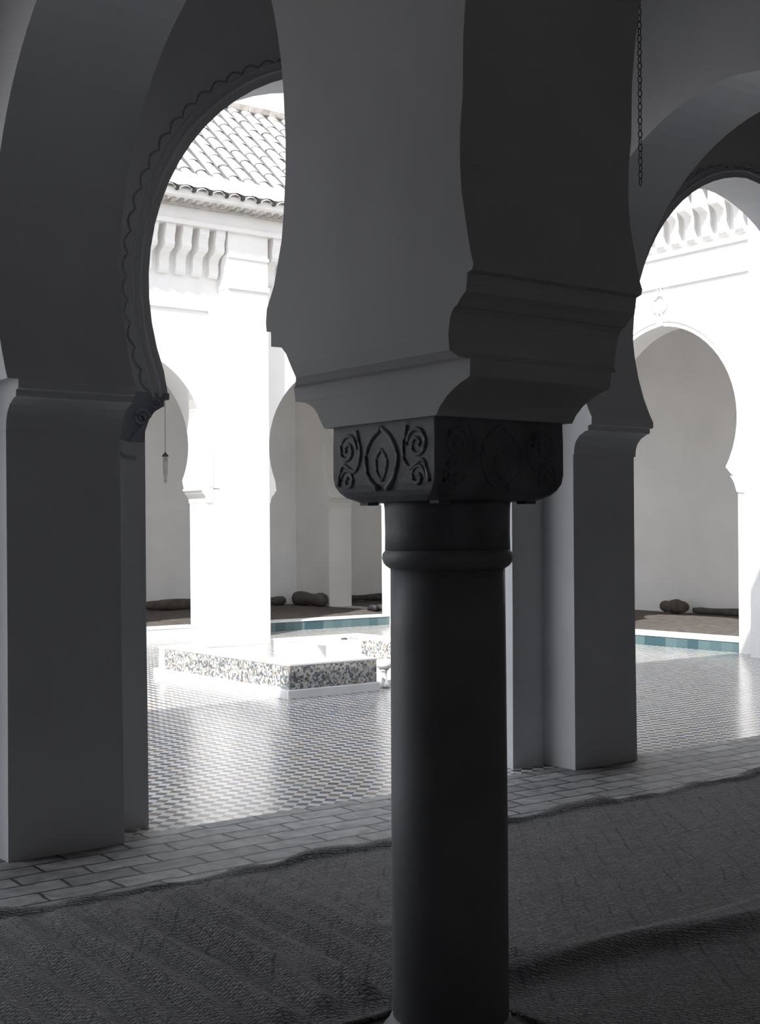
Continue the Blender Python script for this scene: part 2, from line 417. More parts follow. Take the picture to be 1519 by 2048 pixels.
# ---------------------------------------------------------------- the dark column
def make_column(cx, cy, label):
    t = thing('column', label, 'column', (cx, cy, 0))
    X, Y = cx, cy
    bm = bmesh.new()
    lathe(bm, [(.195, 0), (.203, .012), (.203, .03), (.19, .045), (.182, .06), (.174, .075)], X, Y, 40)
    link('base', bm, MARBLE, t, smooth=True)
    bm = bmesh.new()
    lathe(bm, [(.1725, .07), (.1725, .7), (.171, 1.2), (.170, 1.40)], X, Y, 64)
    link('shaft', bm, MARBLE, t, smooth=True)
    bm = bmesh.new()
    lathe(bm, [(.168, 1.392), (.183, 1.402), (.191, 1.412), (.195, 1.425), (.193, 1.438), (.187, 1.446), (.184, 1.45)], X, Y, 64)
    link('neck_ring', bm, MARBLE, t, smooth=True)
    bm = bmesh.new()
    lathe(bm, [(.186, 1.445), (.185, 1.50), (.186, 1.57), (.189, 1.598)], X, Y, 64)
    link('neck', bm, CAPMAT, t, smooth=True)
    # cushion-shaped square capital
    bm = bmesh.new(); rings = []
    for z, a, k in ((1.592, .188, .05), (1.590, .200, .05), (1.597, .212, .045), (1.606, .224, .03), (1.62, .234, .02), (1.64, .241, .01), (1.665, .2435, .006),
                    (1.70, .2435, .006), (1.76, .2435, .006), (1.80, .2425, .006), (1.817, .2425, .006)):
        r = []
        for sx, sy in ((-1, -1), (1, -1), (1, 1), (-1, 1)):
            corner = (X + sx * a, Y + sy * a)
            q = [(corner[0], corner[1] - sy * k), (corner[0] - sx * k * .3, corner[1] - sy * k * .3), (corner[0] - sx * k, corner[1])]
            if sx * sy < 0: q = q[::-1]
            # go anticlockwise
            r += [(p_[0], p_[1], z) for p_ in q]
        rings.append(r)
    # order check is left to the normal recalculation
    fixed = []
    for r in rings:
        fixed.append(sorted(r, key=lambda p_: math.atan2(p_[1] - Y, p_[0] - X)))
    loft(bm, fixed)
    cap = link('capital', bm, CAPMAT, t)
    # raised leaf and scroll carving on the four faces
    for ax, sg in (('x', -1), ('y', -1), ('x', 1), ('y', 1)):
        bm = bmesh.new()
        c0 = Y if ax == 'x' else X
        tt = (X if ax == 'x' else Y) + sg * .2405
        for fl in (-1, 1):
            scroll(bm, ax, c0 + fl * .165, 1.745, tt, .048, 1.6, -fl, .008)
            scroll(bm, ax, c0 + fl * .165, 1.655, tt, .035, 1.3, fl, .007)
            tube(bm, spline([P3(ax, c0 + fl * a, z, tt) for a, z in ((.215, 1.64), (.19, 1.70), (.13, 1.68), (.10, 1.73), (.12, 1.80))]), .008, 6)
            tube(bm, spline([P3(ax, c0 + fl * a, z, tt) for a, z in ((0, 1.80), (.045, 1.77), (.075, 1.72), (.06, 1.66), (.02, 1.625))]), .009, 6)
            tube(bm, spline([P3(ax, c0 + fl * a, z, tt) for a, z in ((0, 1.74), (.025, 1.71), (.018, 1.67), (0, 1.65))]), .007, 6)
        link('carved_leaves', bm, CAPMAT, cap, smooth=True)
    # foot lumps under the capital
    bm = bmesh.new()
    for sx, sy in ((-1, 1), (1, -1), (-1, -1), (1, 1)):
        box(bm, X + sx * .165 - .02, X + sx * .165 + .02, Y + sy * .165 - .02, Y + sy * .165 + .02, 1.582, 1.597)
    link('corner_feet', bm, CAPMAT, cap)
    # corbelled impost block: (z, y-, y+, x-, x+)  relative to the column centre
    lv = [(1.816, 2.698, 3.228, 2.225, 2.740), (1.838, 2.683, 3.247, 2.225, 2.740), (1.862, 2.655, 3.262, 2.225, 2.740), (1.882, 2.622, 3.282, 2.225, 2.742),
          (1.895, 2.592, 3.308, 2.224, 2.744), (1.904, 2.562, 3.336, 2.223, 2.746), (1.909, 2.556, 3.378, 2.222, 2.748), (1.952, 2.552, 3.386, 2.220, 2.750),
          (1.956, 2.572, 3.345, 2.200, 2.79), (1.975, 2.588, 3.312, 2.180, 2.80), (2.015, 2.582, 3.330, 2.172, 2.80), (2.050, 2.574, 3.350, 2.170, 2.80),
          (2.068, 2.566, 3.370, 2.170, 2.80), (2.080, 2.556, 3.384, 2.170, 2.80), (2.083, 2.545, 3.436, 2.170, 2.80), (2.100, 2.530, 3.436, 2.170, 2.80),
          (2.115, 2.509, 3.436, 2.170, 2.80), (2.130, 2.507, 3.437, 2.170, 2.80), (2.133, 2.505, 3.462, 2.170, 2.80), (2.160, 2.503, 3.465, 2.170, 2.80),
          (2.166, 2.484, 3.465, 2.170, 2.80), (2.18, 2.479, 3.463, 2.170, 2.80), (2.205, 2.488, 3.459, 2.170, 2.80)]
    bm = bmesh.new(); rings = []
    for z, y0, y1, x0, x1 in lv:
        y0 += Y - COLY; y1 += Y - COLY; x0 += X - COLX; x1 += X - COLX
        rings.append([(x0, y0, z), (x1, y0, z), (x1, y1, z), (x0, y1, z)])
    loft(bm, rings)
    link('impost_block', bm, LIME_IN, t)
    return t
make_column(COLX, COLY, 'dark marble column standing alone in the middle foreground, carved block capital')
make_column(PX[2], COLY, 'dark marble column out of sight to the right of the mats')

# arches from the columns back to the piers and on towards the camera
def cross_outline_pier_side():
    c, zc = 4.575, 2.75
    L = [(3.459, 2.205), (3.439, 2.235), (3.416, 2.272), (3.371, 2.403), (3.358, 2.493), (3.347, 2.60), (3.345, 2.70)]
    for k in range(1, 40):
        a = PI - PI * k / 40
        h = 1.225 * cos(a); z = 1.225 * sin(a)
        L.append((c + h, zc + z * (1 + .03 * (1 - abs(h) / 1.225))))
    L += [(5.80, 2.80), (5.797, 2.74), (5.785, 2.64), (5.755, 2.50), (5.71, 2.36), (5.66, 2.25), (5.635, 2.205)]
    return L
def cross_outline_camera_side():
    L = []
    near = [(2.488, 2.205), (2.497, 2.24), (2.507, 2.29), (2.523, 2.37), (2.529, 2.45), (2.527, 2.53), (2.516, 2.62)]
    c = (2.516 - .27 + .447) / 2
    R = 2.516 - c
    far = [(2 * c - h, z) for h, z in near]
    L += far
    for k in range(1, 40):
        a = PI - PI * k / 40
        L.append((c + R * cos(a), 2.66 + R * 1.12 * sin(a)))
    L += near[::-1]
    return L
def cross_arch(x0, x1, kind, label):
    t = thing('horseshoe_arch', label, 'arch', ((x0 + x1) / 2, COLY, ZS), 'horseshoe arches springing across the hall')
    bm = bmesh.new()
    if kind == 'pier': arch_wall(bm, 'x', cross_outline_pier_side(), COLY, YB, ZCEIL, x0, x1)
    else: arch_wall(bm, 'x', cross_outline_camera_side(), -.27, COLY, ZCEIL, x0, x1)
    link('spandrel_wall', bm, LIME_IN, t)
    return t
cross_arch(2.17, 2.80, 'pier', 'horseshoe arch springing from the column back to the left pier')
cross_arch(2.17, 2.80, 'cam', 'horseshoe arch springing from the column forwards over the camera side')
cross_arch(5.895, 6.455, 'pier', 'pale horseshoe arch springing forwards from the right pier at the upper right')

# hall shell
bm = bmesh.new(); box(bm, -4.2, 13.0, -4.5, 5.93, -.2, 0); struct('floor', bm, BRICK, 'worn brick paving of the hall')
bm = bmesh.new(); box(bm, -4.2, 12.9, -4.5, YB - .003, ZCEIL + .003, ZCEIL + .15); struct('ceiling', bm, CEIL)
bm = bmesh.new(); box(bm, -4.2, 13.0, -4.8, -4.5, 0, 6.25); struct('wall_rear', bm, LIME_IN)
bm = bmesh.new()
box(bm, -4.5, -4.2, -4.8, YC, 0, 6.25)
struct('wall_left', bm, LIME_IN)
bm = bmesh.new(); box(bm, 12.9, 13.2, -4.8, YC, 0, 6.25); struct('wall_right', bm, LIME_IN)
bm = bmesh.new(); prism(bm, [(-4.9, 6.26), (6.85, 6.32), (6.85, 6.42), (1.0, 9.0), (-4.9, 6.4)], 'x', -4.6, 13.3); struct('roof_hall', bm, HIDE)

# ---------------------------------------------------------------- courtyard ground
bm = bmesh.new(); box(bm, -14, 13.2, 5.93, 16.95, -.2, 0); struct('floor_courtyard', bm, ZELLIGE, 'glazed chequered tile floor of the courtyard')
bm = bmesh.new(); box(bm, -60, 60, -60, 70, -.45, -.205); struct('ground', bm, noisy('earth', (.35, .31, .26), .1, 1, .95))

# ---------------------------------------------------------------- far wing
FY, FB, FT = 16.3, 16.6, 17.1
def far_pier(cx, hw, b0, b1, label, lo=None):
    t = thing('gallery_pier', label, 'pier', (cx, FY, 0), 'whitewashed piers of the far gallery')
    bm = bmesh.new()
    # court pilaster runs up to the eaves, body stops at the springing
    box(bm, cx - hw, cx + hw, FY, FB + .01, 0, 2.16)
    link('pilaster', bm, LIME, t)
    bm = bmesh.new(); box(bm, b0, b1, FB, FT, 0, 2.16)
    link('body', bm, LIME, t)
    for e, s in ((b0, -1), (b1, 1)):
        pr = [(e - s * .1, 1.96), (e + s * .004, 1.96), (e + s * .012, 2.02), (e + s * .04, 2.07), (e + s * .075, 2.10), (e + s * .08, 2.13), (e + s * .105, 2.14), (e + s * .105, 2.17), (e - s * .1, 2.17)]
        bm = bmesh.new(); prism(bm, pr, 'y', FB - .02, FT + .02)
        link('impost', bm, LIME, t)
    return t
far_pier(9.91, .336, 9.36, 10.44, 'bright whitewashed pier directly behind the fountain')
far_pier(6.20, .30, 5.66, 6.78, 'whitewashed gallery pier hidden behind the left foreground pier')
# corner pier
t = thing('gallery_pier', 'sunlit whitewashed corner pier glimpsed as a thin strip left of the column shaft', 'pier', (13.0, 16.6, 0), 'whitewashed piers of the far gallery')
bm = bmesh.new()
prism(bm, [(12.92, 16.6), (13.05, 16.6), (13.05, 16.1), (13.6, 16.1), (13.6, 17.1), (12.92, 17.1)], 'z', 0, 2.17)
link('body', bm, LIME, t)
bm = bmesh.new(); prism(bm, [(13.0, 1.96), (12.915, 1.96), (12.90, 2.02), (12.86, 2.09), (12.825, 2.14), (12.825, 2.17), (13.0, 2.17)], 'y', 16.58, 17.12)
link('impost', bm, LIME, t)

def far_bay(c, R, zc, lo, hi, tip, label):
    t = thing('horseshoe_arch', label, 'arch', (c, FB, ZS), 'whitewashed arches of the far gallery')
    out = horseshoe(c, R, zc, 2.17, tip, .035)
    bm = bmesh.new(); arch_wall(bm, 'y', out, lo, hi, 6.3, FB, FT)
    link('spandrel_wall', bm, LIME, t)
    return t
a1 = far_bay(8.06, 1.28, 2.80, 6.20, 9.90, 1.20, 'white horseshoe arch left of the pier behind the fountain')
bm = bmesh.new()
box(bm, 6.70, 9.44, FB - .03, FB, 4.74, 4.79); box(bm, 9.40, 9.45, FB - .03, FB, 2.2, 4.74); box(bm, 6.70, 6.75, FB - .03, FB, 2.2, 4.74)
link('frame_moulding', bm, LIME, a1)
a2 = far_bay(11.715, 1.28, 2.80, 9.91, 13.04, 1.16, 'white horseshoe arch between the fountain pier and the dark column')
# pilaster strips above the springing + overhanging wall band
t = thing('wall_band', 'overhanging white wall band under the far roof eaves, with curved brackets', 'cornice', (9.9, FY, 5.88))
bm = bmesh.new(); box(bm, 5.6, 13.0, FY - .02, FB, 5.90, 6.25)
link('band', bm, LIME, t)
bm = bmesh.new(); box(bm, 5.6, 13.0, FY - .06, FB, 5.87, 5.93); box(bm, 5.6, 13.0, FY - .04, FB, 6.25, 6.28); link('cornice_moulding', bm, LIME, t)
for c_, h_ in ((9.91, .336), (6.20, .30)):
    bm = bmesh.new(); box(bm, c_ - h_, c_ + h_, FY, FB, 2.16, 5.88)
    box(bm, c_ - h_ - .01, c_ + h_ + .01, FY - .025, FB, 5.05, 5.12); box(bm, c_ - h_ - .01, c_ + h_ + .01, FY - .02, FB, 5.50, 5.55)
    link('pilaster_strip', bm, LIME, t)
def bracket_profile(face, s, z0, z1, d):
    """S-curved bracket in side view; face = wall plane, s = direction towards the court"""
    H = z1 - z0
    q = [(0, 0), (.05, 0), (.085, .05), (.10, .14), (.095, .24), (.10, .33), (.13, .42), (.20, .47), (.27, .50), (.30, .57), (.29, .66), (.30, .76), (.33, .86), (.34, 1.0), (0, 1.0)]
    return [(face + s * a * d / .34, z0 + b_ * H) for a, b_ in q]
def bracket(parent, axis, pos, w, face, s, z0, z1, d):
    bm = bmesh.new(); prism(bm, bracket_profile(face, s, z0, z1, d), axis, pos - w / 2, pos + w / 2)
    return link('bracket', bm, LIME, parent)
for k in range(10): bracket(t, 'x', 9.46 - .268 * k, .15, FB, -1, 5.22, 5.87, .31)
for k in range(9): bracket(t, 'x', 10.42 + .268 * k, .15, FB, -1, 5.22, 5.87, .31)

# far wing roof
t = thing('tiled_roof', 'whitewashed barrel-tile roof over the far gallery', 'roof', (9, 15.95, 6.4))
EY, EZ, RY, RZ = 16.0, 6.34, 18.75, 8.62
bm = bmesh.new(); prism(bm, [(EY, EZ - .05), (RY, RZ - .05), (21.6, EZ - .1), (21.6, EZ - .2), (EY + .3, EZ - .2), (EY, EZ - .14)], 'x', 4.9, 17.2)
link('roof_deck', bm, ROOFT, t)
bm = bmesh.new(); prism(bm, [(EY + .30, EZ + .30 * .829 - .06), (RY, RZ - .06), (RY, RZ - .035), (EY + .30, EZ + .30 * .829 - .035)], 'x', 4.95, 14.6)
link('channel_shade_layer', bm, CHANNEL_SHADE, t)  # thin dark layer that paints shade into the tile channels
sl = Vector((0, RY - EY, RZ - EZ)); Lr = sl.length; sl.normalize(); nr = Vector((0, -sl.z, sl.y))
bm = bmesh.new(); pitch = .262; step = .34
rng = random.Random(3)
ncol = int((14.5 - 5.0) / pitch)
for i in range(ncol):
    x = 5.05 + i * pitch
    k = 0; s0 = -.05
    while s0 < Lr - .05:
        s1 = min(s0 + step + .06, Lr)
        r0, r1 = .096 + rng.uniform(-.006, .006), .084
        lift = .012
        if s0 < .5 and k > 0: lift = .0
        dx = rng.uniform(-.012, .012)
        ra, rb = [], []; 
        for j in range(7):
            a = PI * j / 6
            for lst, s_, r_, l_ in ((ra, s0, r0, lift), (rb, s1, r1, 0)):
                p_ = Vector((x + dx + r_ * cos(a), EY, EZ - .05)) + sl * s_ + nr * (r_ * .62 * sin(a) + l_ - .005)
                lst.append(bm.verts.new(p_))
        for j in range(6): bm.faces.new((ra[j], ra[j + 1], rb[j + 1], rb[j]))
        k += 1; s0 += step
link('barrel_tiles', bm, ROOFT, t, recalc=True)
# mortar flashing over the two lowest courses
bm = bmesh.new()
nx, ny = 150, 8
gv = [[None] * (ny + 1) for _ in range(nx + 1)]
for i in range(nx + 1):
    x = 5.0 + 9.4 * i / nx
    for j in range(ny + 1):
        s_ = -.03 + .50 * j / ny
        w = .075 + .012 * cos(2 * PI * (x - 5.05) / pitch) + .010 * sin(x * 9) * sin(j * 1.3)
        if j == ny: w = .0
        gv[i][j] = bm.verts.new(Vector((x, EY, EZ - .05)) + sl * s_ + nr * w)
for i in range(nx):
    for j in range(ny): bm.faces.new((gv[i][j], gv[i + 1][j], gv[i + 1][j + 1], gv[i][j + 1]))
link('mortar_skirt', bm, ROOFT, t, smooth=True)
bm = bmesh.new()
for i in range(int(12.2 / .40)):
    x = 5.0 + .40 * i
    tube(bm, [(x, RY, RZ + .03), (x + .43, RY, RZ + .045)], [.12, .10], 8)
link('ridge_tiles', bm, EAVE, t)  # darker eave tone stands in for shade along the ridge
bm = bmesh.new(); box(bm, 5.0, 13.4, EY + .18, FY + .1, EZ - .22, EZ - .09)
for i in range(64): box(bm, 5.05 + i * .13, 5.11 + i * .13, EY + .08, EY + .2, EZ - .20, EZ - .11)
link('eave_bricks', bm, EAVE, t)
bm = bmesh.new()
for i in range(ncol): tube(bm, [(5.05 + i * pitch + pitch / 2, EY + .06, EZ - .055), (5.05 + i * pitch + pitch / 2, EY - .035, EZ - .06)], .03, 8)
link('tile_mouth_shade', bm, IRON, t)  # solid dark plugs in place of the shade inside the tile openings

# ---------------------------------------------------------------- side wing (right)
SX, SB, ST = 12.75, 13.05, 13.42
def side_bay(c, lo, hi, label):
    t = thing('pointed_arch', label, 'arch', (SB, c, ZS), 'arches of the side gallery')
    out = horseshoe(c, 1.19, 2.90, 2.17, 1.15, .05)
    bm = bmesh.new(); arch_wall(bm, 'x', out, lo, hi, 6.3, SB, ST)
    link('spandrel_wall', bm, LIME, t)
    # flat label moulding with a looped knot above the apex
    bm = bmesh.new(); box(bm, SB - .03, SB, c - 1.45, c + 1.45, 4.64, 4.69)
    box(bm, SB - .03, SB, c - 1.45, c - 1.40, 2.2, 4.64); box(bm, SB - .03, SB, c + 1.40, c + 1.45, 2.2, 4.64)
    link('frame_moulding', bm, LIME, t)
    bm = bmesh.new()
    ring = [(SB - .012, c + .105 * cos(2 * PI * k / 24), 4.45 + .115 * sin(2 * PI * k / 24)) for k in range(24)]
    tube(bm, ring, .03, 8, closed=True)
    for s in (-1, 1):
        tube(bm, [(SB - .012, c + s * a, z) for a, z in ((.02, 4.57), (.03, 4.60), (.015, 4.63))], .02, 6)
        tube(bm, [(SB - .012, c + s * a, z) for a, z in ((.02, 4.34), (.035, 4.28), (.02, 4.22), (.04, 4.15))], .02, 6)
    link('looped_knot', bm, LIME, t)
    bm = band('x', out, c, 2.95, .07, SB - .004, .016)
    link('arch_moulding', bm, LIME, t)
    return t
side_bay(11.25, 9.38, 13.02, 'pointed white arch at the right with a looped knot above its apex')
side_bay(14.85, 13.02, 16.70, 'pointed side gallery arch hidden behind the right pier')
def side_pier(cy, label):
    t = thing('gallery_pier', label, 'pier', (SX, cy, 0), 'white piers of the side gallery')
    bm = bmesh.new(); box(bm, SX, SB, cy - .3, cy + .3, 0, 2.17); link('pilaster', bm, LIME, t)
    bm = bmesh.new(); box(bm, SB, ST, cy - .70, cy + .70, 0, 2.17); link('body', bm, LIME, t)
    for s in (-1, 1):
        e = cy + s * .70
        bm = bmesh.new(); prism(bm, [(e - s * .1, 1.96), (e + s * .005, 1.97), (e + s * .04, 2.08), (e + s * .07, 2.13), (e + s * .10, 2.17), (e - s * .1, 2.17)], 'x', SB - .02, ST)
        link('impost', bm, LIME, t)
side_pier(9.35, 'white gallery pier at the right edge, beside the pointed arch')
side_pier(13.05, 'white side gallery pier masked by the right foreground pier')
bm = bmesh.new(); box(bm, SB, ST, YC, 9.377, 2.17, 6.3); box(bm, SB, ST, YC, 8.60, 0, 2.17); struct('wall_side_gallery', bm, LIME)
t = thing('wall_band', 'overhanging white wall band of the side wing, with curved brackets at the upper right', 'cornice', (SX, 11.2, 5.85))
bm = bmesh.new(); box(bm, SX, SB, 6.6, 16.3, 5.88, 6.25); link('band', bm, LIME, t)
bm = bmesh.new(); box(bm, SX - .04, SB, 6.6, 16.3, 5.86, 5.91); box(bm, SB - .03, SB, 9.66, 12.74, 5.02, 5.07); link('cornice_moulding', bm, LIME, t)
for c_ in (9.35, 13.05):
    bm = bmesh.new(); box(bm, SX, SB, c_ - .3, c_ + .3, 2.17, 5.86); link('pilaster_strip', bm, LIME, t)
for k in range(13): bracket(t, 'y', 12.68 - .248 * k, .125, SB, -1, 5.12, 5.86, .31)
bm = bmesh.new(); prism(bm, [(12.5, 6.25), (12.5, 6.35), (15.2, 8.3), (18.2, 6.3), (18.2, 6.2)], 'y', 5.0, 22.0); struct('roof_side_wing', bm, HIDE)

# gallery interiors
bm = bmesh.new(); prism(bm, [(4.8, 16.95), (13.2, 16.95), (13.2, 6.6), (17.0, 6.6), (17.0, 21.0), (4.8, 21.0)], 'z', -.2, .15)
struct('floor_gallery', bm, noisy('gallery_screed', (.55, .53, .50), .1, 4, .9))
bm = bmesh.new(); box(bm, 4.8, 17.0, 20.7, 21.0, .15, 6.3); struct('wall_back_far_gallery', bm, LIME_GAL)
bm = bmesh.new(); box(bm, 16.7, 17.0, 6.6, 20.7, .15, 6.3); struct('wall_back_side_gallery', bm, LIME_GAL)
bm = bmesh.new(); box(bm, 4.6, 4.8, FB, 21.0, 0, 6.3); struct('wall_end_far_gallery', bm, LIME_GAL)
bm = bmesh.new(); prism(bm, [(4.8, FT), (13.6, FT), (13.6, 6.6), (16.7, 6.6), (16.7, 20.7), (4.8, 20.7)], 'z', 5.303, 5.4); struct('ceiling_gallery', bm, LIME_GAL)
# transverse arch inside the far gallery
t = thing('horseshoe_arch', 'shaded horseshoe arch crossing inside the far gallery, seen beside the capital', 'arch', (13.6, 18.4, ZS))
bm = bmesh.new(); arch_wall(bm, 'x', horseshoe(18.35, 1.33, 2.95, 2.2, 1.14, .04), 17.1, 20.7, 5.3, 13.6, 14.1); link('spandrel_wall', bm, LIME, t)
bm = bmesh.new(); box(bm, 13.6, 14.1, 19.6, 20.7, .15, 2.2); link('respond', bm, LIME, t)
bm = bmesh.new(); prism(bm, [(19.7, 2.0), (19.59, 2.0), (19.57, 2.06), (19.53, 2.12), (19.49, 2.15), (19.49, 2.20), (19.7, 2.20)], 'x', 13.57, 14.1); link('impost', bm, LIME, t)
bm = band('x', horseshoe(18.35, 1.33, 2.95, 2.2, 1.14, .04), 18.35, 2.95, .09, 13.596, .02); link('arch_moulding', bm, LIME, t)

# step edge with turquoise tiles
t = thing('gallery_step', 'low step edged with turquoise tiles under the far arches', 'step', (11.5, 16.9, 0))
bm = bmesh.new(); box(bm, 10.44, 12.92, 16.90, 16.96, .0, .135); link('tile_riser', bm, TEAL_X, t)
bm = bmesh.new(); box(bm, 10.44, 12.92, 16.89, 17.15, .135, .165); link('nosing', bm, STONE, t)
t = thing('gallery_step', 'low white step under the far arch left of the fountain pier', 'step', (8.1, 16.9, 0))
bm = bmesh.new(); box(bm, 6.8, 9.355, 16.90, 16.96, 0, .135); link('riser', bm, LIME, t)  # riser coloured white to stand for sun glare on the step
bm = bmesh.new(); box(bm, 6.8, 9.355, 16.89, 17.15, .135, .165); link('nosing', bm, STONE, t)
t = thing('gallery_step', 'low step edged with turquoise tiles below the pointed arch at the right', 'step', (13.15, 11.2, 0))
bm = bmesh.new(); box(bm, 13.10, 13.2, 10.05, 12.35, .0, .125); link('tile_riser', bm, TEAL_Y, t)
bm = bmesh.new(); box(bm, 13.09, 13.3, 10.05, 12.35, .125, .155); link('nosing', bm, STONE, t)

# matting and rolled mats in the galleries
def slab_mat(x0, x1, y0, y1, z, label, mat=DARKMAT):
    bm = bmesh.new(); nx = 40; ny = 20; rg = random.Random(x0 * 7)
    g = [[bm.verts.new((x0 + (x1 - x0) * i / nx, y0 + (y1 - y0) * j / ny + .02 * sin(i * .9) * (j == 0), z + .012 + rg.uniform(0, .012))) for j in range(ny + 1)] for i in range(nx + 1)]
    for i in range(nx):
        for j in range(ny): bm.faces.new((g[i][j], g[i + 1][j], g[i + 1][j + 1], g[i][j + 1]))
    r = bmesh.ops.extrude_face_region(bm, geom=list(bm.faces))
    for v in r['geom']:
        if isinstance(v, bmesh.types.BMVert): v.co.z = z + .001
    return tag(link('floor_mat', bm, mat, origin=((x0 + x1) / 2, (y0 + y1) / 2, z)), label, 'mat')
slab_mat(4.9, 9.3, 17.2, 20.68, .15, 'dark brown matting on the far gallery floor left of the white pier')
slab_mat(9.35, 13.55, 17.25, 20.68, .15, 'dark brown matting on the far gallery floor right of the white pier')
slab_mat(13.62, 16.68, 8.4, 17.0, .15, 'dark brown matting on the floor of the side gallery under the pointed arch')
slab_mat(14.15, 16.68, 17.05, 20.68, .15, 'dark brown matting in the corner bay of the galleries')
def roll(a, b, r, label, z=.175):
    a = Vector(a); b = Vector(b); bm = bmesh.new(); d = (b - a); pts = []; rr = []
    rg = random.Random(a.x)
    for k in range(13):
        q = k / 12; pts.append((a + d * q) + Vector((rg.uniform(-.02, .02), rg.uniform(-.02, .02), r * .9)))
        rr.append(r * (.9 + .14 * sin(q * 9 + a.x) + rg.uniform(-.05, .05)))
    rr[0] *= .75; rr[-1] *= .75
    tube(bm, [tuple(p_) for p_ in pts], rr, 14)
    o = link('rolled_mat', bm, DARKMAT, origin=tuple((a + b) / 2), smooth=True)
    return tag(o, label, 'rolled mat', 'rolled mats stored along the gallery wall')
ZM = .175
roll((13.40, 19.45, ZM), (13.40, 20.45, ZM), .13, 'large dark rolled mat piled against the foot of the far gallery respond')
roll((12.35, 20.50, ZM), (13.20, 20.50, ZM), .085, 'thin dark rolled mat on the floor just right of the white pier')
roll((10.3, 20.5, ZM), (11.9, 20.55, ZM), .10, 'long dark rolled mat along the far gallery wall behind the white pier')
roll((6.4, 20.5, ZM), (10.0, 20.52, ZM), .075, 'long low rolled mat along the far gallery wall left of the white pier')
roll((14.3, 20.5, ZM), (16.2, 20.52, ZM), .07, 'low rolled mat in the corner bay beyond the respond')
roll((16.5, 11.9, ZM), (16.5, 13.6, ZM), .06, 'thin rolled mat lying along the wall seen through the pointed arch')
roll((16.35, 13.62, ZM), (16.35, 14.05, ZM), .12, 'short fat rolled mat by the wall seen through the pointed arch')
bm = bmesh.new()
for s in (-1, 1):
    rings = []
    for k in range(9):
        q = k / 8; w = .05 * (sin(PI * min(1, q * .9 + .12)) ** .6) + .01; h = .055 * (1 - .35 * q) * (sin(PI * min(1, q * .85 + .15)) ** .5) + .01
        cx_, cy_ = 13.25 + s * .07, 17.6 + .26 * q
        rings.append([(cx_ + w * cos(2 * PI * j / 10), cy_, ZM + .002 + h * (1 + sin(2 * PI * j / 10))) for j in range(10)])
    b2 = bmesh.new(); loft(b2, rings)
    o = link('slipper', b2, LEATHER, origin=(13.25 + s * .07, 17.7, ZM), smooth=True)
    tag(o, 'dark leather slipper left on the far gallery mat beside the corner pier', 'slipper', 'pair of slippers on the far gallery mat')
bm.free()

# ---------------------------------------------------------------- fountain basin
t = thing('fountain', 'low square fountain basin with star-tiled sides on the sunlit courtyard floor', 'fountain', (7.72, 11.18, 0))
FX0, FX1, FY0, FY1, W, H = 6.44, 9.05, 9.92, 12.47, .27, .315
GX0, GX1 = 7.42, 7.93
walls = [(FX0, GX0, FY0, FY0 + W), (GX1, FX1, FY0, FY0 + W), (FX0, 7.62, FY1 - W, FY1), (7.88, FX1, FY1 - W, FY1),
         (FX0, FX0 + W, FY0 + W, FY1 - W), (FX1 - W, FX1, FY0 + W, FY1 - W)]
for x0, x1, y0, y1 in walls:
    w_ = link('rim_wall', rbox(x0, x1, y0, y1, .01, H - .022, 0), STONE, t)
    link('coping', rbox(x0 - .008, x1 + .008, y0 - .008, y1 + .008, H - .022, H, .004, 1), STONE, w_)
for x0, x1 in ((FX0 + .002, GX0 - .002), (GX1 + .002, FX1 - .002)):
    link('tile_panel', rbox(x0, x1, FY0 - .006, FY0, .085, H - .024, 0), PANEL, t)
link('tile_panel', rbox(FX0 - .006, FX0, FY0 + .002, 12.33, .085, H - .024, 0), PANEL, t)
link('tile_panel', rbox(FX1 - W - .006, FX1 - W, FY0 + W, FY1 - W, .06, H - .03, 0), PANEL, t)
for x0, x1, y0, y1 in ((FX0 - .045, GX0 + .01, FY0 - .045, FY0), (GX1 - .01, FX1 + .045, FY0 - .045, FY0), (FX0 - .045, FX0, FY0, FY1 + .045),
                       (FX0, FX1 + .045, FY1, FY1 + .045), (FX1, FX1 + .045, FY0, FY1)):
    link('plinth', rbox(x0, x1, y0, y1, 0, .082, .004, 1), STONE, t)
link('basin_floor', rbox(FX0 + W, FX1 - W, FY0 + W, FY1 - W, .005, .05, 0), STONE, t)
# central spout block with its niche
b_ = bmesh.new()
prism(b_, [(10.98, .05), (11.27, .05), (11.27, .385), (10.98, .385)], 'x', 7.78, 8.02)
link('spout_block', b_, STONE, t)
b_ = bmesh.new(); box(b_, 7.60, 7.78, 11.20, 11.27, .05, .385); box(b_, 7.60, 7.78, 10.98, 11.02, .05, .385); box(b_, 7.60, 7.78, 11.02, 11.20, .345, .385)
link('spout_frame', b_, STONE, t)
b_ = bmesh.new(); lathe(b_, [(.03, .385), (.035, .39), (.03, .40), (.012, .405)], 7.9, 11.12, 12); link('spout_cap', b_, IRON, t)
# small bowl in the near gap
t = thing('bowl', 'small round white bowl beside the gap in the fountain rim, left of the column', 'bowl', (7.60, 10.05, 0))
b_ = bmesh.new(); lathe(b_, [(.055, .0), (.06, .02), (.035, .05), (.025, .10), (.03, .16), (.055, .18)], 7.62, 10.06, 20); link('foot', b_, STONE, t, smooth=True)
b_ = bmesh.new(); lathe(b_, [(.03, .175), (.065, .19), (.085, .215), (.088, .24), (.075, .265), (.06, .272), (.06, .262), (.05, .235), (.02, .22)], 7.62, 10.06, 24); link('basin', b_, STONE, t, smooth=True)

